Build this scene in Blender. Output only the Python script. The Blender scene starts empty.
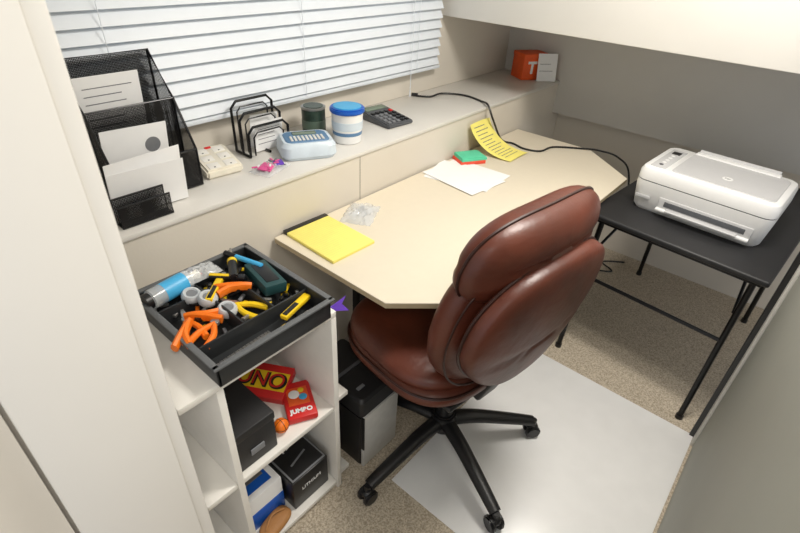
import bpy, bmesh, math, random
from mathutils import Vector, Matrix, Euler
random.seed(4)
S=bpy.context.scene
try:
    S.view_settings.view_transform='Standard'
except Exception: pass
def lin(c):
    return tuple(((x/255)/12.92 if x/255<=0.04045 else (((x/255)+0.055)/1.055)**2.4) for x in c)
def mat(name,col,rough=.5,metal=0,var=.04,scale=30,bump=0,bscale=200,coat=0,trans=0,alpha=1,col2=None,emit=0,spec=None,detail=3,bdist=.003):
    m=bpy.data.materials.new(name); m.use_nodes=True
    nt=m.node_tree; n=nt.nodes; b=n['Principled BSDF']
    tc=n.new('ShaderNodeTexCoord'); nz=n.new('ShaderNodeTexNoise'); nz.inputs['Scale'].default_value=scale; nz.inputs['Detail'].default_value=detail
    nt.links.new(tc.outputs['Object'],nz.inputs['Vector'])
    cr=n.new('ShaderNodeValToRGB')
    a=lin(col); 
    if col2: c2=lin(col2); c1=a
    else:
        c1=tuple(x*(1-var) for x in a); c2=tuple(min(1,x*(1+var)) for x in a)
    cr.color_ramp.elements[0].color=(*c1,1); cr.color_ramp.elements[1].color=(*c2,1)
    cr.color_ramp.elements[0].position=.35; cr.color_ramp.elements[1].position=.65
    nt.links.new(nz.outputs['Fac'],cr.inputs['Fac']); nt.links.new(cr.outputs['Color'],b.inputs['Base Color'])
    b.inputs['Roughness'].default_value=rough; b.inputs['Metallic'].default_value=metal
    b.inputs['Coat Weight'].default_value=coat; b.inputs['Coat Roughness'].default_value=.2
    b.inputs['Transmission Weight'].default_value=trans; b.inputs['Alpha'].default_value=alpha
    if spec is not None: b.inputs['Specular IOR Level'].default_value=spec
    if bump:
        n2=n.new('ShaderNodeTexNoise'); n2.inputs['Scale'].default_value=bscale; n2.inputs['Detail'].default_value=4
        nt.links.new(tc.outputs['Object'],n2.inputs['Vector'])
        bp=n.new('ShaderNodeBump'); bp.inputs['Strength'].default_value=bump; bp.inputs['Distance'].default_value=bdist
        nt.links.new(n2.outputs['Fac'],bp.inputs['Height']); nt.links.new(bp.outputs['Normal'],b.inputs['Normal'])
    return m
def meshmat():
    m=mat('black_wire_mesh',(22,22,24),.45)
    nt=m.node_tree;n=nt.nodes;b=n['Principled BSDF']
    tc=n.new('ShaderNodeTexCoord'); sp=n.new('ShaderNodeSeparateXYZ'); nt.links.new(tc.outputs['Object'],sp.inputs[0])
    def M(op,a,bv):
        q=n.new('ShaderNodeMath'); q.operation=op
        for i,v in enumerate((a,bv)):
            if v is None: continue
            if isinstance(v,(int,float)): q.inputs[i].default_value=v
            else: nt.links.new(v,q.inputs[i])
        return q.outputs[0]
    u=M('ADD',sp.outputs[0],sp.outputs[1])
    fu=M('LESS_THAN',M('FRACT',M('MULTIPLY',u,260),None),.36)
    fv=M('LESS_THAN',M('FRACT',M('MULTIPLY',sp.outputs[2],260),None),.36)
    nt.links.new(M('MAXIMUM',fu,fv),b.inputs['Alpha'])
    return m
class B:
    def __init__(s,name,M=None):
        s.name=name; s.bm=bmesh.new(); s.mats=[]; s.M=M or Matrix()
    def mi(s,m):
        if m not in s.mats: s.mats.append(m)
        return s.mats.index(m)
    def add(s,t,m,M=None):
        i=s.mi(m)
        for f in t.faces: f.material_index=i
        t.transform(s.M@(M or Matrix()))
        me=bpy.data.meshes.new('t'); t.to_mesh(me); t.free(); s.bm.from_mesh(me); bpy.data.meshes.remove(me)
    def box(s,c,d,m,bev=0,rot=(0,0,0),seg=2):
        t=bmesh.new(); bmesh.ops.create_cube(t,size=1)
        bmesh.ops.scale(t,vec=d,verts=t.verts)
        if bev: bmesh.ops.bevel(t,geom=list(t.edges),offset=bev,segments=seg,affect='EDGES',profile=.5)
        s.add(t,m,Matrix.Translation(c)@Euler(rot).to_matrix().to_4x4())
    def b2(s,a,b,m,bev=0,seg=2):
        s.box([(a[i]+b[i])/2 for i in range(3)],[abs(b[i]-a[i]) for i in range(3)],m,bev,seg=seg)
    def cyl(s,c,r,h,m,r2=None,rot=(0,0,0),seg=28,bev=0):
        t=bmesh.new(); bmesh.ops.create_cone(t,cap_ends=True,segments=seg,radius1=r,radius2=r if r2 is None else r2,depth=h)
        if bev:
            es=[e for e in t.edges if abs(e.verts[0].co.z-e.verts[1].co.z)<1e-6]
            bmesh.ops.bevel(t,geom=es,offset=bev,segments=2,affect='EDGES')
        s.add(t,m,Matrix.Translation(c)@Euler(rot).to_matrix().to_4x4())
    def sph(s,c,r,m,sc=(1,1,1),rot=(0,0,0)):
        t=bmesh.new(); bmesh.ops.create_uvsphere(t,u_segments=24,v_segments=14,radius=r)
        bmesh.ops.scale(t,vec=sc,verts=t.verts)
        s.add(t,m,Matrix.Translation(c)@Euler(rot).to_matrix().to_4x4())
    def prism(s,poly,z0,z1,m,bev=0,M=None):
        t=bmesh.new(); vs=[t.verts.new((x,y,z0)) for x,y in poly]; f=t.faces.new(vs)
        r=bmesh.ops.extrude_face_region(t,geom=[f])
        for v in r['geom']:
            if isinstance(v,bmesh.types.BMVert): v.co.z=z1
        bmesh.ops.recalc_face_normals(t,faces=t.faces)
        if bev: bmesh.ops.bevel(t,geom=list(t.edges),offset=bev,segments=2,affect='EDGES')
        s.add(t,m,M)
    def tube(s,pts,r,m,seg=8,smooth=0,closed=False,flat=1):
        P=[Vector(p) for p in pts]
        if smooth:
            Q=[]; n=len(P); rng=n if closed else n-1
            for i in range(rng):
                g=(lambda k:P[k%n]) if closed else (lambda k:P[min(max(k,0),n-1)])
                p0,p1,p2,p3=g(i-1),g(i),g(i+1),g(i+2)
                for j in range(smooth):
                    u=j/smooth
                    Q.append(.5*((2*p1)+(p2-p0)*u+(2*p0-5*p1+4*p2-p3)*u*u+(3*p1-p0-3*p2+p3)*u**3))
            if not closed: Q.append(P[-1])
            P=Q
        t=bmesh.new(); n=len(P); rings=[]; up=None
        for i,p in enumerate(P):
            if closed: d=(P[(i+1)%n]-P[i-1])
            else: d=P[min(i+1,n-1)]-P[max(i-1,0)]
            d.normalize()
            if up is None:
                up=Vector((0,0,1)) if abs(d.z)<.9 else Vector((1,0,0))
            up=(up-d*up.dot(d)).normalized(); w=d.cross(up)
            rr=r(i/(n-1)) if callable(r) else r
            rings.append([t.verts.new(p+rr*(math.cos(2*math.pi*k/seg)*w+flat*math.sin(2*math.pi*k/seg)*up)) for k in range(seg)])
        for i in range(n if closed else n-1):
            a,b=rings[i],rings[(i+1)%n]
            for k in range(seg): t.faces.new((a[k],a[(k+1)%seg],b[(k+1)%seg],b[k]))
        if not closed: t.faces.new(rings[0]); t.faces.new(rings[-1][::-1])
        bmesh.ops.recalc_face_normals(t,faces=t.faces)
        s.add(t,m)
    def loft(s,secs,m,cap=True,M=None):
        t=bmesh.new(); rings=[]
        for z,hx,hy,r,cx,cy in secs:
            ring=[]
            for q,(sx,sy) in enumerate(((1,1),(-1,1),(-1,-1),(1,-1))):
                for k in range(6):
                    a=math.pi/2*q+math.pi/2*k/5
                    ring.append(t.verts.new((cx+sx*(hx-r)+r*math.cos(a),cy+sy*(hy-r)+r*math.sin(a),z)))
            rings.append(ring)
        n=len(rings[0])
        for a,b in zip(rings,rings[1:]):
            for k in range(n): t.faces.new((a[k],a[(k+1)%n],b[(k+1)%n],b[k]))
        if cap: t.faces.new(rings[0][::-1]); t.faces.new(rings[-1])
        bmesh.ops.recalc_face_normals(t,faces=t.faces)
        s.add(t,m,M)
    def cushion(s,outline,depth,m,cy=0,cx=0,cz=None,wrap=0,ex=2.4,bulge=None,M=None,rings=11,dent=None):
        t=bmesh.new(); P=outline; n=len(P)
        cz=sum(p[1] for p in P)/n if cz is None else cz
        prof=[]
        for i in range(2*rings+1):
            a=-math.pi/2+math.pi*i/(2*rings)
            c=abs(math.cos(a))**(2/ex); sn=math.copysign(abs(math.sin(a))**(2/ex),a)
            prof.append((c,sn))
        fr=[.08,.16,.24,.32,.40,.48,.56,.63,.70,.77,.84,.91]
        lo=[(f*prof[1][0],prof[1][1]+(1-f*f)*(-1-prof[1][1])) for f in fr]
        hi=[(c,-s_) for c,s_ in lo][::-1]
        allp=lo+prof[1:-1]+hi
        R=[]
        def pos(x,z,y):
            yy=y*depth/2
            if bulge: yy*=bulge(x,z)
            if dent: yy*=(1-dent(x,z))
            yy+=cy+wrap*x*x
            return Vector((x,yy,z))
        for c,sn in allp:
            R.append([t.verts.new(pos(cx+(x-cx)*c,cz+(z-cz)*c,sn)) for x,z in P])
        a0=t.verts.new(pos(cx,cz,-1)); a1=t.verts.new(pos(cx,cz,1))
        for a,b in zip(R,R[1:]):
            for k in range(n): t.faces.new((a[k],a[(k+1)%n],b[(k+1)%n],b[k]))
        for k in range(n):
            t.faces.new((a0,R[0][(k+1)%n],R[0][k])); t.faces.new((a1,R[-1][k],R[-1][(k+1)%n]))
        bmesh.ops.recalc_face_normals(t,faces=t.faces)
        s.add(t,m,M)
    def crumple(s,w,h,amp,m,M=None,n=16,seed=1,base=0):
        rnd=random.Random(seed); t=bmesh.new(); G=[]
        for i in range(n+1):
            row=[]
            for j in range(n+1):
                u,v=i/n-.5,j/n-.5
                dome=max(0,1-4*u*u)*max(0,1-4*v*v)
                row.append(t.verts.new((u*w+rnd.uniform(-.3,.3)*w/n,v*h+rnd.uniform(-.3,.3)*h/n,base+dome**.5*amp*rnd.uniform(.45,1))))
            G.append(row)
        for i in range(n):
            for j in range(n): t.faces.new((G[i][j],G[i+1][j],G[i+1][j+1],G[i][j+1]))
        s.add(t,m,M)
    def text(s,body,size,m,M,ext=.0006,bold=0):
        cu=bpy.data.curves.new('txt','FONT'); cu.body=body; cu.size=size; cu.extrude=ext; cu.align_x='CENTER'; cu.align_y='CENTER'; cu.offset=bold
        o=bpy.data.objects.new('txt',cu); S.collection.objects.link(o)
        dg=bpy.context.evaluated_depsgraph_get(); me=bpy.data.meshes.new_from_object(o.evaluated_get(dg))
        t=bmesh.new(); t.from_mesh(me); bpy.data.objects.remove(o); bpy.data.meshes.remove(me)
        s.add(t,m,M)
    def done(s,ang=.6):
        for e in s.bm.edges:
            if len(e.link_faces)==2 and e.calc_face_angle(0)>ang: e.smooth=False
        for f in s.bm.faces: f.smooth=True
        cs=[v.co for v in s.bm.verts]
        lo=Vector([min(c[i] for c in cs) for i in range(3)]); hi=Vector([max(c[i] for c in cs) for i in range(3)])
        o0=Vector(((lo.x+hi.x)/2,(lo.y+hi.y)/2,lo.z))
        for v in s.bm.verts: v.co-=o0
        me=bpy.data.meshes.new(s.name); s.bm.to_mesh(me); s.bm.free()
        for m in s.mats: me.materials.append(m)
        o=bpy.data.objects.new(s.name,me); o.location=o0; S.collection.objects.link(o)
        return o
def T(x,y,z,rz=0,rx=0,ry=0):
    return Matrix.Translation((x,y,z))@Euler((rx,ry,rz)).to_matrix().to_4x4()
R=math.radians
# ---------------- materials
wallm=mat('wall_paint_cream',(214,207,195),.6,var=.02,scale=4,bump=.08,bscale=120)
wallg=mat('wall_paint_offwhite',(204,201,195),.6,var=.02,scale=4,bump=.08,bscale=120)
wallw=mat('wall_paint_white',(226,223,217),.5,var=.015,scale=4)
jamb=mat('wall_paint_sage',(170,171,162),.6,var=.02,scale=3)
ledgem=mat('ledge_paint',(215,212,206),.4,var=.02,scale=6)
seam=mat('wall_seam_grey',(150,145,136),.7)
carpet=mat('carpet_beige',(160,147,128),.95,col2=(212,200,180),scale=190,bump=.6,bscale=300,detail=4)
white=mat('white_melamine',(230,227,220),.35,var=.015)
deskm=mat('desk_almond_laminate',(222,212,192),.36,var=.008,scale=40)
deske=mat('desk_edge',(176,160,130),.5)
leather=mat('brown_leather',(78,35,22),.42,col2=(98,46,30),scale=7,bump=.5,bscale=22,coat=.06,bdist=.005)
leatherd=mat('brown_leather_piping',(50,22,15),.45)
blk=mat('black_plastic',(24,24,26),.38)
blks=mat('black_satin',(32,32,34),.5,bump=.1,bscale=400)
trayk=mat('tray_charcoal',(40,42,44),.45)
trayr=mat('tray_rim_grey',(96,98,100),.45)
blkm=mat('black_metal',(20,20,22),.3,metal=.3)
blkw=meshmat()
steel=mat('brushed_steel',(170,168,165),.3,metal=.8)
silver=mat('silver_paint',(205,204,200),.35,metal=.1)
paper=mat('paper_white',(238,238,238),.8,var=.01)
ink=mat('ink',(110,110,115),.8)
yel=mat('legal_yellow',(242,230,124),.8,var=.02)
prw=mat('printer_white',(234,234,233),.3,var=.01)
prg=mat('printer_lid_grey',(194,194,195),.42,var=.01)
prd=mat('printer_dark_gap',(84,86,90),.5)
org=mat('orange_plastic',(240,120,24),.45)
orb=mat('orange_box',(232,92,34),.6)
red=mat('red_card',(206,36,34),.45)
blue=mat('blue_lid',(24,92,190),.35)
ltblue=mat('light_blue_label',(70,170,220),.4)
yb=mat('yellow_tool',(238,200,30),.4)
beige=mat('offwhite_plastic',(230,224,208),.45)
teal=mat('teal_dark',(30,66,68),.5)
green=mat('sticky_green',(90,200,160),.7)
coral=mat('sticky_coral',(232,84,60),.7)
purp=mat('purple_ribbon',(100,60,180),.5)
clear=mat('clear_plastic',(235,238,240),.08,alpha=.42,var=.01,spec=.9)
frost=mat('frosted_plastic',(208,212,215),.3,alpha=.8)
grey=mat('grey_plastic',(120,122,126),.45)
lmk=mat('labelmaker_body',(206,218,228),.4)
lmb=mat('labelmaker_blue',(90,128,165),.4)
lcd=mat('lcd_screen',(120,134,118),.25)
glass=mat('window_glass',(225,235,240),.05,trans=1)
slat=mat('blind_slat',(224,230,237),.45,var=.01)
tan=mat('tan_pouch',(170,120,70),.6)
pink=mat('pink_clips',(220,90,150),.5)
dgreen=mat('canister_green',(44,62,52),.3,var=.25,scale=60)
matm=mat('chair_mat_white',(238,238,237),.3,var=.015,scale=12)
# ---------------- room
b=B('floor'); b.b2((-1.2,-1.5,-.05),(2.95,1.16,0),carpet); b.done()
b=B('wall_knee'); b.b2((-.9,1.148,0),(2.75,1.6,.905),wallm); b.b2((2.75,1.148,0),(2.86,1.6,.744),wallm)
for x in (1.17,): b.b2((x,1.1468,.1),(x+.0025,1.149,.9),seam)  # thin grey strip for the vertical seam in the knee wall
b.done()
b=B('window_ledge'); b.b2((-.9,1.142,.905),(2.75,1.5,.92),ledgem,.003); b.done()
b=B('wall_window')
b.b2((-.9,1.5,.92),(.42,1.6,2.25),wallm); b.b2((1.98,1.5,.92),(2.75,1.6,2.25),wallm)
b.b2((.42,1.5,.92),(1.98,1.6,1.07),wallm); b.b2((.42,1.5,1.98),(1.98,1.6,2.25),wallm); b.done()
b=B('wall_far')
b.b2((2.75,-1.5,.744),(2.95,1.6,2.25),wallg); b.b2((2.84,-1.5,0),(2.95,1.16,.744),wallm); b.done()
b=B('ceiling_bulkhead'); b.b2((2.06,-1.5,1.25),(2.75,1.5,2.25),wallw,.004); b.done()
b=B('ceiling'); b.b2((-1.2,-1.5,2.25),(2.95,1.6,2.3),wallw); b.done()
b=B('wall_left'); b.b2((-1.2,.635,0),(-.006,.70,2.25),wallm); b.b2((-.006,.66,0),(.17,.70,2.25),wallm); b.done()
b=B('trim_1'); b.b2((0,.612,0),(.165,.66,2.25),wallw,.003); b.b2((.165,.618,0),(.19,.70,2.25),wallw,.005); b.done()
b=B('wall_right'); b.b2((.1,-.27,0),(1.69,-.155,2.25),jamb,.004); b.done()
b=B('trim_2'); b.b2((1.69,-.27,0),(1.708,-.130,2.25),blk,.002); b.b2((1.645,-.1555,0),(1.69,-.146,2.25),wallw,.002); b.done()
# window + blinds
b=B('window_1')
for x0,x1,z0,z1 in ((.42,.47,1.07,1.98),(1.93,1.98,1.07,1.98),(.47,1.93,1.07,1.12),(.47,1.93,1.93,1.98),(1.18,1.22,1.12,1.93)):
    b.b2((x0,1.52,z0),(x1,1.58,z1),wallw,.003)
b.b2((.47,1.548,1.12),(1.93,1.552,1.93),glass); b.done()
b=B('window_blinds')
z=1.05; 
b.b2((.36,1.455,1.028),(2.03,1.48,1.043),slat,.003)
while z<2.0:
    b.box((1.195,1.468,z+.018),(1.66,.0025,.046),slat,rot=(R(-26),0,0)); z+=.0395
b.b2((.35,1.44,2.0),(2.04,1.49,2.05),slat,.004)
for x in (.55,1.2,1.85): b.tube([(x,1.452,1.04),(x,1.452,2.0)],.0012,slat,6)
b.tube([(1.80,1.445,2.0),(1.80,1.445,.96)],.0015,slat,6); b.cyl((1.80,1.445,.95),.004,.03,slat,r2=.002)
b.done()
# ---------------- desk
b=B('corner_desk')
poly=[(.777,1.14),(.777,.665),(.94,.495),(2.12,.49),(2.335,.745),(2.335,1.14)]
b.prism(poly,.722,.737,deske); b.prism(poly,.737,.740,deskm)
for x,y in ((1.10,1.08),(2.25,1.08),(2.05,.62)): b.b2((x-.02,y-.02,0),(x+.02,y+.02,.722),blkm,.003)
b.b2((.86,1.10,.66),(2.25,1.12,.722),deske)
b.done()
# ---------------- chair
CM=T(1.01,.571,0,R(-8))
b=B('office_chair',CM)
for k in range(5):
    a=R(-114.5+8+72*k); dx,dy=math.cos(a),math.sin(a)
    b.tube([(dx*.02,dy*.02,.135),(dx*.12,dy*.12,.132),(dx*.25,dy*.25,.105),(dx*.345,dy*.345,.082)],lambda t:.031-.010*t,blk,10,smooth=4,flat=.75)
    cx,cy=dx*.35,dy*.35
    b.cyl((cx,cy,.072),.011,.03,blk); 
    ox,oy=-dy*.015,dx*.015
    for sg in (1,-1):
        b.cyl((cx+sg*ox,cy+sg*oy,.0335),.028,.019,blk,rot=(math.pi/2,0,a),bev=.005)
    b.sph((cx,cy,.050),.022,blk,(1,1,.7))
b.cyl((0,0,.135),.05,.075,blk,r2=.042,bev=.006)
b.cyl((0,0,.25),.030,.18,blk); b.cyl((0,0,.36),.019,.10,blkm)
b.box((0,0,.415),(.20,.24,.05),blk,.012); b.box((.0,0,.437),(.34,.30,.02),blk,.008)
b.tube([(.05,.05,.41),(.2,.07,.405),(.26,.07,.41)],.006,blk,8); b.box((-.0,-.16,.47),(.09,.04,.16),blk,.01,rot=(R(20),0,0))
def sup(hw,hh,cx,cz,n=3,N=72,fn=None):
    o=[]
    for i in range(N):
        a=2*math.pi*i/N; c,s_=math.cos(a),math.sin(a)
        x=hw*math.copysign(abs(c)**(2/n),c); z=hh*math.copysign(abs(s_)**(2/n),s_)
        if fn: x=fn(x,z/hh)
        o.append((cx+x,cz+z))
    return o
b.cushion(sup(.262,.245,0,0,3.2),.09,leather,M=T(-.005,.07,.485,0,R(90)),ex=3)
b.cushion(sup(.255,.235,0,0,3),.11,leather,M=T(-.005,.08,.53,0,R(92)),ex=2.4,bulge=lambda x,z:1-.9*(x*x+z*z),dent=lambda x,z:.12*math.exp(-((abs(x)-.15)/.014)**2))
b.tube([(x-.005,.07-z,.505) for x,z in sup(.261,.244,0,0,3.2)],.0045,leatherd,6,closed=True)
BM=T(0,-.125,.52,0,R(8))
def eggy(x,t): return x*(1-.34*max(0,-t)**1.2-.05*max(0,t)**3)
def eggy2(x,t): return x*(1-.18*max(0,-t)**1.5-.05*max(0,t))
# rear shell (flat outer panel)
sh=sup(.262,.205,0,.262,2.7,fn=eggy)
b.cushion(sh,.085,leather,M=BM,cy=-.085,wrap=.26,ex=3.6,dent=lambda x,z:.10*math.exp(-((z-.215-.25*x*x)/.009)**2))
b.tube([BM@Vector((x,-.072+.26*x*x,z)) for x,z in sh],.0045,leatherd,6,closed=True)
# middle body cushion
mid=sup(.266,.235,0,.245,3,fn=eggy2)
b.cushion(mid,.135,leather,M=BM,cy=-.005,wrap=.42,ex=2.4,dent=lambda x,z:.10*math.exp(-((z-.17-.5*x*x)/.012)**2))
b.tube([BM@Vector((x,-.045+.38*x*x,z)) for x,z in sup(.261,.231,0,.245,3,fn=eggy2)],.003,leatherd,6,closed=True)
# head pillow
hf=lambda x,t:x*(1-.10*max(0,t))
head=sup(.25,.112,0,.455,3.1,fn=hf)
b.cushion(head,.145,leather,M=BM,cy=-.012,wrap=.34,ex=2.4,dent=lambda x,z:.14*math.exp(-((z-.475+.4*x*x)/.008)**2))
b.tube([BM@Vector((x,-.012+.34*x*x,z)) for x,z in sup(.251,.113,0,.455,3.1,fn=hf)],.004,leatherd,6,closed=True)
b.done(ang=.9)
# ---------------- chair mat
b=B('chair_mat'); b.b2((.77,-.145,0.0),(1.70,.60,.004),matm,.0015); b.done()
# ---------------- folding table
TM=T(2.222,.16,0,R(-5))
b=B('folding_table',TM)
b.box((0,0,.70),(.97,.63,.022),blks,.008,seg=3)
b.box((0,0,.683),(.93,.59,.02),blkm,.003)
for sx in (-1,1):
    x0=sx*.40; x1=sx*.445
    for sy in (1,-1):
        b.tube([(x0,sy*.27,.68),(x1,sy*.275,.012)],.011,blkm,10); b.cyl((x1,sy*.275,.009),.014,.018,blk)
    b.tube([(x0+sx*.02,.27,.40),(x0+sx*.02,-.27,.40)],.008,blkm,8)
    b.tube([(x0,.27,.655),(x0,-.27,.655)],.010,blkm,8)
    for sy in (1,-1): b.tube([(x0-sx*.22,sy*.22,.675),(x0+sx*.012,sy*.262,.52)],.006,blkm,8)
b.done()
# ---------------- printer
PM=T(2.085,.175,.7112,R(-4))@Matrix.Diagonal((1.12,1.10,1.10,1))
b=B('inkjet_printer',PM)
b.loft([(0,.135,.195,.03,0,0),(.012,.142,.203,.032,0,0),(.09,.15,.213,.035,0,0),(.105,.15,.213,.035,0,0)],prw)
b.loft([(.105,.147,.21,.033,0,0),(.109,.147,.21,.033,0,0)],prd)
b.loft([(.109,.150,.213,.035,0,0),(.135,.150,.213,.035,0,0),(.148,.144,.207,.032,.0,0),(.152,.136,.199,.028,0,0)],prw)
b.loft([(.1515,.118,.155,.02,-.005,-.035),(.1550,.116,.153,.02,-.005,-.035)],prg)
b.box((-.01,.163,.1525),(.22,.05,.003),prg,.001)
for i in range(5): b.cyl((-.09+i*.028,.163,.1545),.007,.002,prd if i==0 else prw,seg=16)
b.box((.06,.163,.1545),(.03,.028,.002),blk)
b.cyl((-.045,-.035,.1555),.016,.0012,prw); b.text('hp',.018,prd,T(-.045,-.035,.1563,R(-90)),.0002)
b.box((-.149,-.03,.046),(.006,.29,.040),prg,.003)
b.box((-.151,-.03,.048),(.006,.25,.018),prd,.002)
b.box((-.156,-.03,.026),(.02,.29,.010),prw,.004); b.box((-.163,-.03,.034),(.03,.22,.005),prg,.002)
b.box((-.150,.17,.05),(.004,.05,.012),prg,.001)
b.box((.122,-.02,.154),(.032,.27,.010),prw,.004); b.box((.138,-.02,.158),(.010,.26,.018),prg,.003,rot=(0,R(60),0))
b.done()
b=B('printer_power_cord'); b.tube([(2.32,.02,.722),(2.42,.05,.718),(2.50,.14,.718),(2.58,.2,.718),(2.62,.12,.718)],.004,blk,8,smooth=6); b.done()
b=B('laptop_power_cable')
b.tube([(1.86,1.455,.926),(1.90,1.40,.927),(1.99,1.40,.926),(2.05,1.31,.926),(2.03,1.20,.926),(1.985,1.135,.93),(1.99,1.10,.87),(2.08,1.09,.76),(2.11,1.04,.746),(2.09,.97,.745),(2.12,.90,.745),(2.22,.88,.745),(2.31,.77,.745),(2.345,.70,.745),(2.37,.62,.73),(2.42,.56,.65),(2.46,.52,.4)],.0045,blk,8,smooth=8)
b.cyl((1.858,1.462,.93),.008,.03,blk,rot=(R(90),0,R(30)))
b.done()
b=B('extension_cord'); b.tube([(2.38,.66,.005),(2.45,.56,.005),(2.52,.62,.005),(2.6,.52,.005),(2.66,.60,.005),(2.75,.5,.005)],.0045,blk,8,smooth=6)
b.box((2.37,.675,.0115),(.05,.03,.022),blk,.004,rot=(0,0,.6)); b.done()
# ---------------- shelf unit
b=B('storage_shelf_unit')
b.b2((.22,.715,.745),(.645,1.10,.763),white,.002)
for x in (.302,.627): b.b2((x,.715,0),(x+.018,1.10,.745),white,.002)
b.b2((.32,1.09,.0),(.627,1.10,.745),white)
for z in (.03,.40):
    b.b2((.32,.718,z-.009),(.627,1.09,z+.009),white,.002)
    b.b2((.22,.718,z-.009),(.302,1.09,z+.009),white,.002)
    b.b2((.645,.735,z-.009),(.70,.96,z+.009),white,.002)
b.done()
b=B('purple_ribbon_tag')
b.box((.6485,.74,.752),(.004,.02,.02),purp,.001); 
b.prism([(0,0),(.05,.018),(.035,.0),(.05,-.022),(0,-.01)],-.001,.001,purp,M=T(.649,.745,.755,R(-20),R(60))); b.done()
# tray
b=B('desk_drawer_organizer')
x0,x1,y0,y1,z0,z1=.305,.622,.70,1.055,.764,.822
b.b2((x0+.012,y0+.012,z0),(x1-.012,y1-.012,z0+.004),trayk)
def wallb(a,c,h=z1,m=trayk): b.b2((a[0],a[1],z0),(c[0],c[1],h),m,.0015)
wallb((x0+.004,y0+.004),(x1-.004,y0+.010)); wallb((x0+.004,y1-.010),(x1-.004,y1-.004))
wallb((x0+.004,y0+.004),(x0+.010,y1-.004)); wallb((x1-.010,y0+.004),(x1-.004,y1-.004))
for p,q in (((x0-.004,y0-.004),(x1+.004,y0+.010)),((x0-.004,y1-.010),(x1+.004,y1+.004)),((x0-.004,y0),(x0+.010,y1)),((x1-.010,y0),(x1+.004,y1))):
    b.b2((p[0],p[1],z1-.004),(q[0],q[1],z1+.002),trayr,.0015)
wallb((x0+.01,y0+.085),(x1-.01,y0+.090),z1-.008); wallb((x0+.125,y0+.09),(x0+.130,y1-.01),z1-.008); wallb((x1-.11,y0+.09),(x1-.105,y1-.01),z1-.008)
wallb((x0+.01,y0+.255),(x1-.11,y0+.260),z1-.008)
b.done()
b=B('glue_bottle',T(.375,1.005,.825,R(8)))
b.cyl((0,0,0),.024,.11,clear,rot=(0,R(90),0),bev=.004); b.cyl((.01,0,0),.0245,.06,ltblue,rot=(0,R(90),0)); b.cyl((.068,0,0),.012,.03,white,rot=(0,R(90),0),bev=.002); b.cyl((-.06,0,0),.020,.014,blk,rot=(0,R(90),0)); b.done()
def pliers(name,M,m1):
    b=B(name,M)
    b.tube([(-.07,.022,0),(-.03,.018,0),(.0,.004,0),(.01,0,0)],lambda t:.0085-.003*t,m1,8,smooth=4)
    b.tube([(-.07,-.022,0),(-.03,-.018,0),(.0,-.004,0),(.01,0,0)],lambda t:.0085-.003*t,m1,8,smooth=4)
    b.cyl((.012,0,0),.010,.010,steel,bev=.001); b.prism([(.01,.009),(.05,.003),(.05,-.003),(.01,-.009)],-.004,.004,steel); b.done()
pliers('pliers',T(.355,.90,.795,R(75)),org); pliers('pliers',T(.385,.845,.800,R(30)),org); pliers('pliers',T(.47,.87,.796,R(110)),yb)
def spring(name,M,m1):
    b=B(name,M); b.tube([(-.05,0,0),(-.02,.008,.004),(.01,.004,.004),(.03,.0,0)],.008,m1,8,smooth=4,flat=1.5); b.tube([(-.05,.03,0),(-.02,.018,.004),(.01,.006,.004),(.03,.0,0)],.008,m1,8,smooth=4,flat=1.5); b.cyl((.0,.01,.0),.011,.012,blk); b.done()
spring('spring_clamp',T(.335,.85,.815,R(60)),org); spring('spring_clamp',T(.385,.90,.80,R(150)),org); spring('spring_clamp',T(.495,.90,.815,R(-20)),org)
for p in ((.405,.965,.81),(.425,.925,.812),(.44,.87,.80)):
    b=B('clear_tape_roll',T(*p,.3,R(12)))
    b.tube([(.017*math.cos(a*math.pi/10),.017*math.sin(a*math.pi/10),0) for a in range(20)],.007,frost,10,closed=True,flat=1.8); b.cyl((0,0,0),.012,.018,grey); b.done()
b=B('drill_bit_case',T(.572,.90,.812,R(80),R(6))); b.box((0,0,0),(.125,.06,.03),teal,.005); b.box((0,0,.0155),(.09,.035,.002),blk,.001); b.done()
b=B('screwdriver',T(.49,.735,.782,R(8))); b.cyl((-.02,0,0),.010,.085,yb,rot=(0,R(90),0),bev=.003,seg=10); b.cyl((-.055,0,0),.0105,.02,blk,rot=(0,R(90),0),bev=.002); b.cyl((.055,0,0),.003,.075,steel,rot=(0,R(90),0)); b.done()
b=B('utility_knife',T(.56,.765,.800,R(15))); b.box((0,0,0),(.10,.020,.012),yb,.003); b.box((-.02,0,.0065),(.05,.012,.003),blk,.001); b.box((.052,0,0),(.02,.010,.001),steel); b.box((0,0,-.015),(.02,.012,.02),blk,.001); b.done()
b=B('utility_knife',T(.455,.94,.818,R(40))); b.box((0,0,0),(.10,.018,.012),yb,.003); b.box((.055,0,0),(.03,.010,.001),steel); b.box((-.02,0,.006),(.05,.010,.003),blk,.001); b.done()
b=B('utility_knife',T(.50,.955,.822,R(-50))); b.box((0,0,0),(.09,.018,.012),blk,.003); b.box((-.02,0,.006),(.05,.010,.003),yb,.001); b.done()
b=B('screwdriver',T(.535,.985,.825,R(60))); b.cyl((-.02,0,0),.012,.08,blk,rot=(0,R(90),0),bev=.003,seg=10); b.cyl((.05,0,0),.003,.07,steel,rot=(0,R(90),0)); b.cyl((.018,0,0),.0125,.012,yb,rot=(0,R(90),0)); b.done()
b=B('marker_pen',T(.57,.985,.828,R(105))); b.cyl((0,0,0),.007,.12,ltblue,rot=(0,R(90),0),bev=.002); b.cyl((.045,0,0),.008,.04,blk,rot=(0,R(90),0),bev=.002); b.done()
b=B('steel_ruler',T(.40,.745,.778,R(3))); b.box((0,0,0),(.15,.028,.003),steel,.001); [b.box((-.07+i*.01,.010,.0018),(.001,.006,.0006),blk) for i in range(15)]; b.done()
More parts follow.
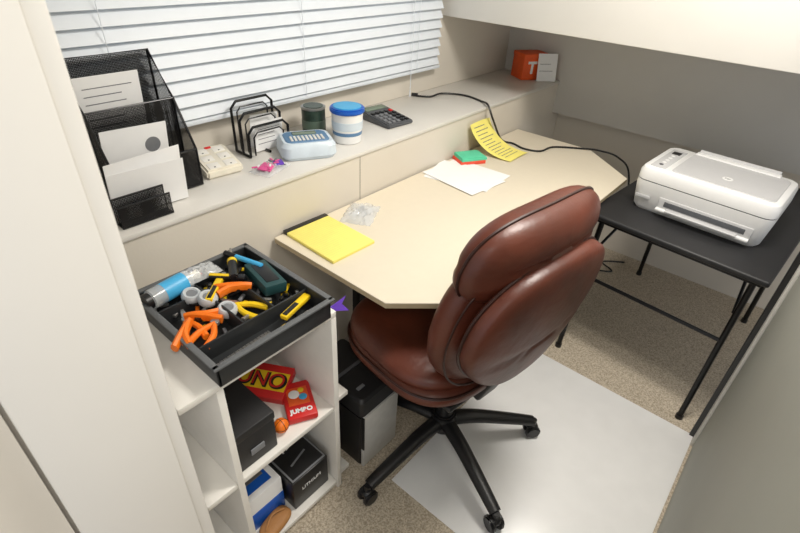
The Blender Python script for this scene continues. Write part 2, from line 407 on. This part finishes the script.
b=B('small_parts_bag',T(.455,1.02,.82)); b.crumple(.11,.06,.022,clear,seed=3); b.crumple(.11,.06,-.008,clear,seed=4)
for i in range(18): b.box((random.uniform(-.035,.035),random.uniform(-.015,.015),random.uniform(-.002,.006)),(.016,.006,.006),random.choice([red,blk,steel,blue,grey]),.001,rot=(random.random(),random.random(),random.random()*3))
b.done()
b=B('assorted_hardware')
for i in range(90):
    x=random.choice([random.uniform(.325,.42),random.uniform(.44,.505),random.uniform(.525,.605)]); y=random.uniform(.80,1.03)
    b.box((x,y,random.uniform(.774,.80)),(random.uniform(.012,.035),.009,.008),random.choice([blk,blk,grey,steel,blk,yb,prd,org]),.002,rot=(random.uniform(-.3,.3),random.uniform(-.3,.3),random.random()*3))
b.done()
# shelf contents
b=B('black_document_box'); b.b2((.322,.735,.41),(.44,1.03,.53),blks,.004); b.b2((.321,.733,.52),(.442,1.032,.548),blks,.004); b.box((.38,.732,.46),(.04,.004,.02),grey,.001); b.done()
b=B('card_game_box',T(.535,.93,.432,R(-60),R(12))); b.box((0,0,0),(.17,.11,.03),red,.002); b.box((0,0,.0155),(.16,.06,.001),yb); b.text('UNO',.066,blk,T(.003,-.002,.0165),.0004,.003); b.text('UNO',.064,red,T(0,0,.0175),.0004); b.done()
b=B('playing_card_tin',T(.565,.80,.4225,R(-28))); b.box((0,0,0),(.085,.135,.024),red,.006); b.box((0,.01,.0125),(.060,.065,.001),orb,.0003); b.sph((-.01,.018,.013),.016,paper,(1,1,.15)); b.sph((.014,.004,.013),.012,ltblue,(1,1,.2)); b.sph((.012,.03,.013),.009,yb,(1,1,.2)); b.text('JUMBO',.020,paper,T(0,-.044,.0128),.0004,.001); b.done()
b=B('toy_basketball'); b.sph((.475,.765,.430),.021,org)
for rt in ((0,0,0),(R(90),0,0),(0,R(90),0)):
    mm=Matrix.Translation((.475,.765,.430))@Euler(rt).to_matrix().to_4x4()
    b.tube([mm@Vector((.0212*math.cos(a*math.pi/12),.0212*math.sin(a*math.pi/12),0)) for a in range(24)],.0008,blk,5,closed=True)
b.done()
b=B('tool_battery_box'); b.b2((.47,.74,.04),(.61,.91,.175),blk,.004); b.b2((.475,.745,.175),(.605,.905,.178),grey); b.b2((.480,.750,.178),(.600,.900,.1785),blk); b.text('7Z3',.036,paper,T(.54,.86,.1790,R(15)),.0003,.0006); b.box((.54,.80,.179),(.07,.006,.0006),grey,rot=(0,0,R(15))); b.text('LITHIUM',.020,paper,T(.54,.739,.12,0,R(90)),.0003); b.done()
b=B('product_carton'); b.b2((.325,.78,.04),(.46,1.0,.19),paper,.002); b.b2((.3245,.779,.04),(.4605,.90,.12),blue,.001); b.b2((.35,.8,.19),(.44,.9,.1905),blue); b.b2((.36,.83,.1905),(.43,.87,.191),steel); b.done()
b=B('leather_pouch',T(.40,.748,.057,R(10))); b.cushion(sup(.055,.03,0,0,3),.032,tan,M=T(0,0,.0,0,R(90))); b.tube([(-.04,0,.015),(0,.01,.03),(.04,0,.015)],.003,tan,6,smooth=4); b.done()
# shredder
b=B('paper_shredder'); b.loft([(0,.083,.125,.01,.823,.845),(.25,.085,.13,.01,.823,.845)],blk); b.b2((.738,.703,.006),(.908,.716,.262),silver,.003); b.b2((.7375,.7025,.10),(.742,.716,.262),blk); b.loft([(.262,.088,.135,.015,.823,.845),(.325,.088,.135,.015,.823,.845),(.335,.08,.127,.014,.823,.845)],blks); b.box((.823,.845,.336),(.14,.012,.004),prd); b.box((.78,.76,.337),(.03,.012,.005),grey,.001); b.done()
# ---------------- ledge items
def frame(b,x0,x1,y,z0,z1,r=.003,mesh=True):
    b.tube([(x0,y,z0),(x1,y,z0),(x1,y,z1),(x0,y,z1)],r,blkm,8,closed=True)
    if mesh: b.b2((x0,y-.0006,z0),(x1,y+.0006,z1),blkw)
b=B('mesh_file_sorter')
SX0,SX1=.415,.645
tiers=[(1.275,1.03),(1.350,1.155),(1.44,1.265)]
for y,z in tiers: frame(b,SX0,SX1,y,.925,z,.0035)
for x in (SX0,SX1):
    pts=[(1.275,.925),(1.44,.925),(1.44,1.265),(1.350,1.155),(1.275,1.03)]
    b.tube([(x,y,z) for y,z in pts],.0035,blkm,8,closed=True)
    b.prism([(y,z) for y,z in pts],-.0006,.0006,blkw,M=Matrix(((0,0,1,x),(1,0,0,0),(0,1,0,0),(0,0,0,1))))
b.b2((SX0,1.275,.922),(SX1,1.44,.9235),blkw); b.done()
def sheet(name,M,w,h,lines=8,m=paper,logo=False):
    b=B(name,M); b.box((0,0,0),(w,h,.0012),m)
    for i in range(lines):
        y=h/2-h*(i+1.5)/(lines+2); L=w*random.uniform(.45,.8); b.box((-w*.40+L/2,y,.0008),(L,.0022,.0003),ink)
    if logo: b.cyl((w*.25,h*.2,.0009),h*.11,.0004,grey)
    b.done()
sheet('printed_letter',T(.505,1.405,1.09,0,R(96)),.16,.28,12)
sheet('printed_letter',T(.505,1.322,1.020,0,R(96),R(2)),.17,.19,0,logo=True)
b=B('wire_envelope_holder')
for y,z in ((1.175,.978),(1.205,.99)): frame(b,.37,.50,y,.924,z,.003)
b.b2((.37,1.175,.9215),(.50,1.205,.923),blkm); b.done()
sheet('envelope',T(.475,1.222,.985,R(-4),R(97),0),.19,.12,0); sheet('envelope',T(.48,1.240,1.0,R(5),R(98)),.20,.14,2)
b=B('outlet_extender',T(.735,1.345,.921,R(-6)))
b.prism([(-.065,0),(.065,0),(.065,.050),(.05,.055),(-.065,.026)],-.058,.058,beige,.006,M=Matrix(((0,0,1,0),(1,0,0,0),(0,1,0,0),(0,0,0,1))))
def surf(y): return .026+(y+.065)*.252
for i in range(2):
    for j in range(3):
        y=-.043+j*.037; x=-.026+i*.052
        b.box((x,y,surf(y)),(.036,.028,.003),white,.001,rot=(R(14),0,0))
        for sx in (-.008,.008): b.box((x+sx,y+.003,surf(y)+.0016),(.0025,.010,.001),blk,rot=(R(14),0,0))
        b.box((x,y-.008,surf(y)-.0006),(.005,.004,.001),blk,rot=(R(14),0,0))
b.box((0,.045,surf(.045)+.001),(.02,.008,.004),red,.001,rot=(R(14),0,0))
b.done()
b=B('wire_letter_rack')
for y,z in ((1.345,1.02),(1.385,1.055),(1.425,1.085)):
    xa,xb=.862,1.02
    b.tube([(xa,y,.925),(xa,y,z-.02),(xa+.02,y,z),(xb-.02,y,z),(xb,y,z-.02),(xb,y,.925)],.0045,blkm,8)
    b.tube([(xa+.02,y,.925),(xa+.02,y,z-.035),(xa+.035,y,z-.02),(xb-.035,y,z-.02),(xb-.02,y,z-.035),(xb-.02,y,.925)],.0025,blkm,6)
for x in (.862,.94,1.02): b.tube([(x,1.345,.925),(x,1.425,.925)],.0045,blkm,8)
b.done()
sheet('folded_note',T(.955,1.365,.975,0,R(95)),.11,.10,4); sheet('folded_note',T(.965,1.405,.98,0,R(92),R(4)),.11,.11,0)
b=B('label_maker',T(1.03,1.265,.921,R(-28)))
b.loft([(0,.085,.066,.03,0,0),(.012,.094,.074,.035,0,0),(.042,.092,.072,.035,0,0),(.055,.082,.062,.03,0,0.0)],lmk)
b.loft([(.0545,.074,.054,.025,0,0),(.057,.072,.052,.025,0,0)],lmb); b.box((0,.028,.058),(.08,.026,.005),lcd,.001)
for i in range(9):
    for j in range(4): b.box((-.052+i*.013,-.036+j*.0115,.0585),(.008,.007,.003),white,.0008)
b.done()
b=B('bag_of_pink_clips',T(.855,1.235,.923,.3)); b.crumple(.12,.08,.016,clear,seed=7)
b.box((-.015,0,.010),(.06,.04,.005),pink,.001,rot=(.1,.05,.3)); b.box((.03,-.01,.010),(.035,.03,.006),purp,.001,rot=(-.1,0,.9))
for i in range(20): b.box((random.uniform(-.04,.04),random.uniform(-.028,.028),random.uniform(.004,.016)),(.018,.006,.004),random.choice([pink,pink,grey,paper]),.001,rot=(0,0,random.random()*3))
b.done()
b=B('pen_canister'); b.cyl((1.17,1.385,.97),.043,.10,dgreen,bev=.003); b.cyl((1.17,1.385,1.022),.045,.008,steel,bev=.002); b.cyl((1.17,1.385,1.0265),.036,.003,dgreen); b.cyl((1.17,1.385,.965),.0435,.03,mat('canister_band',(92,110,96),.4)); b.done()
b=B('wipes_tub'); b.cyl((1.215,1.255,.975),.050,.108,prw,r2=.057,bev=.003); b.cyl((1.215,1.255,.957),.0525,.012,lmb,r2=.0532); b.cyl((1.215,1.255,.985),.0550,.028,lmk,r2=.0566); b.cyl((1.215,1.255,1.036),.062,.018,blue,bev=.004); b.cyl((1.215,1.255,1.046),.050,.004,ltblue,bev=.001); b.done()
b=B('desk_calculator',T(1.492,1.32,.921,R(-5)))
b.prism([(-.095,0),(.095,0),(.095,.034),(-.095,.014)],-.068,.068,prd,.004,M=Matrix(((0,0,1,0),(1,0,0,0),(0,1,0,0),(0,0,0,1))))
b.box((0,.068,.0325),(.11,.034,.004),lcd,.001,rot=(R(6),0,0))
for i in range(5):
    for j in range(5): b.box((-.048+i*.024,-.075+j*.024,.0185+j*.0024),(.016,.015,.006),grey if (i<3 and j<4) else (blk if (i<4 or j<4) else red),.0015,rot=(R(6),0,0))
b.done()
b=B('orange_gift_box',T(2.665,1.30,.921,R(-32))); b.box((0,0,.065),(.15,.12,.13),orb,.002); b.text('T',.085,paper,T(-.02,-.0605,.06,0,R(90)),.0006,.003)
b.box((0,0,.122),(.154,.124,.02),orb,.002); b.done()
sheet('greeting_card',T(2.665,1.195,.99,R(-40),R(78)),.11,.14,2)
# ---------------- desk items
b=B('legal_pad',T(.896,1.017,.7405,R(-2))); b.box((0,0,.005),(.172,.242,.010),yel,.001); b.box((0,.112,.006),(.174,.020,.012),blk,.002); 
ln=mat('pad_rule',(216,206,130),.8)
for i in range(20): b.box((0,.088-i*.0100,.0102),(.166,.0007,.0002),ln)
b.done()
b=B('ziplock_bag_with_parts',T(1.085,1.06,.741,.5)); b.crumple(.15,.11,.026,clear,seed=11); b.crumple(.14,.10,.014,clear,seed=12)
for i in range(12): b.box((random.uniform(-.035,.035),random.uniform(-.025,.025),.006),(.024,.012,.006),random.choice([paper,grey,frost]),.001,rot=(0,0,random.random()*3))
b.done()
for i,(x,y,r) in enumerate(((1.63,1.0,.25),(1.655,.985,.05),(1.61,.985,-.12))):
    sheet('paper_sheet',T(x,y,.7412+i*.0016,r),.21,.27,0)
b=B('sticky_note_stack',T(1.775,1.070,.7405,-.5)); b.box((0,0,.008),(.12,.085,.016),coral,.001); b.box((.005,.0,.022),(.12,.085,.012),green,.001); b.box((0,.0,.030),(.11,.08,.004),green,.0005); b.done()
b=B('yellow_flyer'); t=bmesh.new(); G=[]
def fl(u): return 1.132-.20*u**1.3,.744+.125*(1-u)**2.2
for i in range(17):
    u=i/16; row=[]; yy,zz=fl(u)
    for j in range(6):
        v=j/5; row.append(t.verts.new((1.85+.16*v+.05*u,yy,zz+.004*math.sin(v*3))))
    G.append(row)
for a,c in zip(G,G[1:]):
    for j in range(5): t.faces.new((a[j],a[j+1],c[j+1],c[j]))
b.add(t,yel)
t=bmesh.new()
for i in range(12):
    u=.08+i*.07; (ya,za),(yb_,zb)=fl(u),fl(u+.012); o=.004
    xs=1.87+.05*u; L=random.uniform(.07,.12)
    t.faces.new([t.verts.new(p) for p in ((xs,ya-.001,za+o+.001),(xs+L,ya-.001,za+o+.001),(xs+L,yb_-.001,zb+o+.001),(xs,yb_-.001,zb+o+.001))])
b.add(t,ink); b.done()
# ---------------- lights
def area(name,loc,size,power,col=(1,.95,.88),rot=(0,0,0)):
    l=bpy.data.lights.new(name,'AREA'); l.shape='DISK'; l.size=size; l.energy=power; l.color=col
    o=bpy.data.objects.new(name,l); o.location=loc; o.rotation_euler=rot; S.collection.objects.link(o)
area('ceiling_light',(1.3,.2,2.2),.45,28)
area('ceiling_light',(-.2,-.5,2.2),.5,17)
w=bpy.data.worlds.new('w'); S.world=w; w.use_nodes=True
w.node_tree.nodes['Background'].inputs[0].default_value=(.93,.96,1,1); w.node_tree.nodes['Background'].inputs[1].default_value=.85
# ---------------- camera
c=bpy.data.cameras.new('camera'); o=bpy.data.objects.new('camera',c); S.collection.objects.link(o)
rot=Matrix(((.6504,.4029,-.6438),(-.7582,.3981,-.5164),(.0483,.824,.564)))
o.matrix_world=Matrix.Translation((0,0,1.56))@rot.to_quaternion().to_matrix().to_4x4()
c.sensor_width=36; c.lens=22.0; c.clip_start=.02
c.dof.use_dof=True; c.dof.focus_distance=1.5; c.dof.aperture_fstop=6.3
S.camera=o
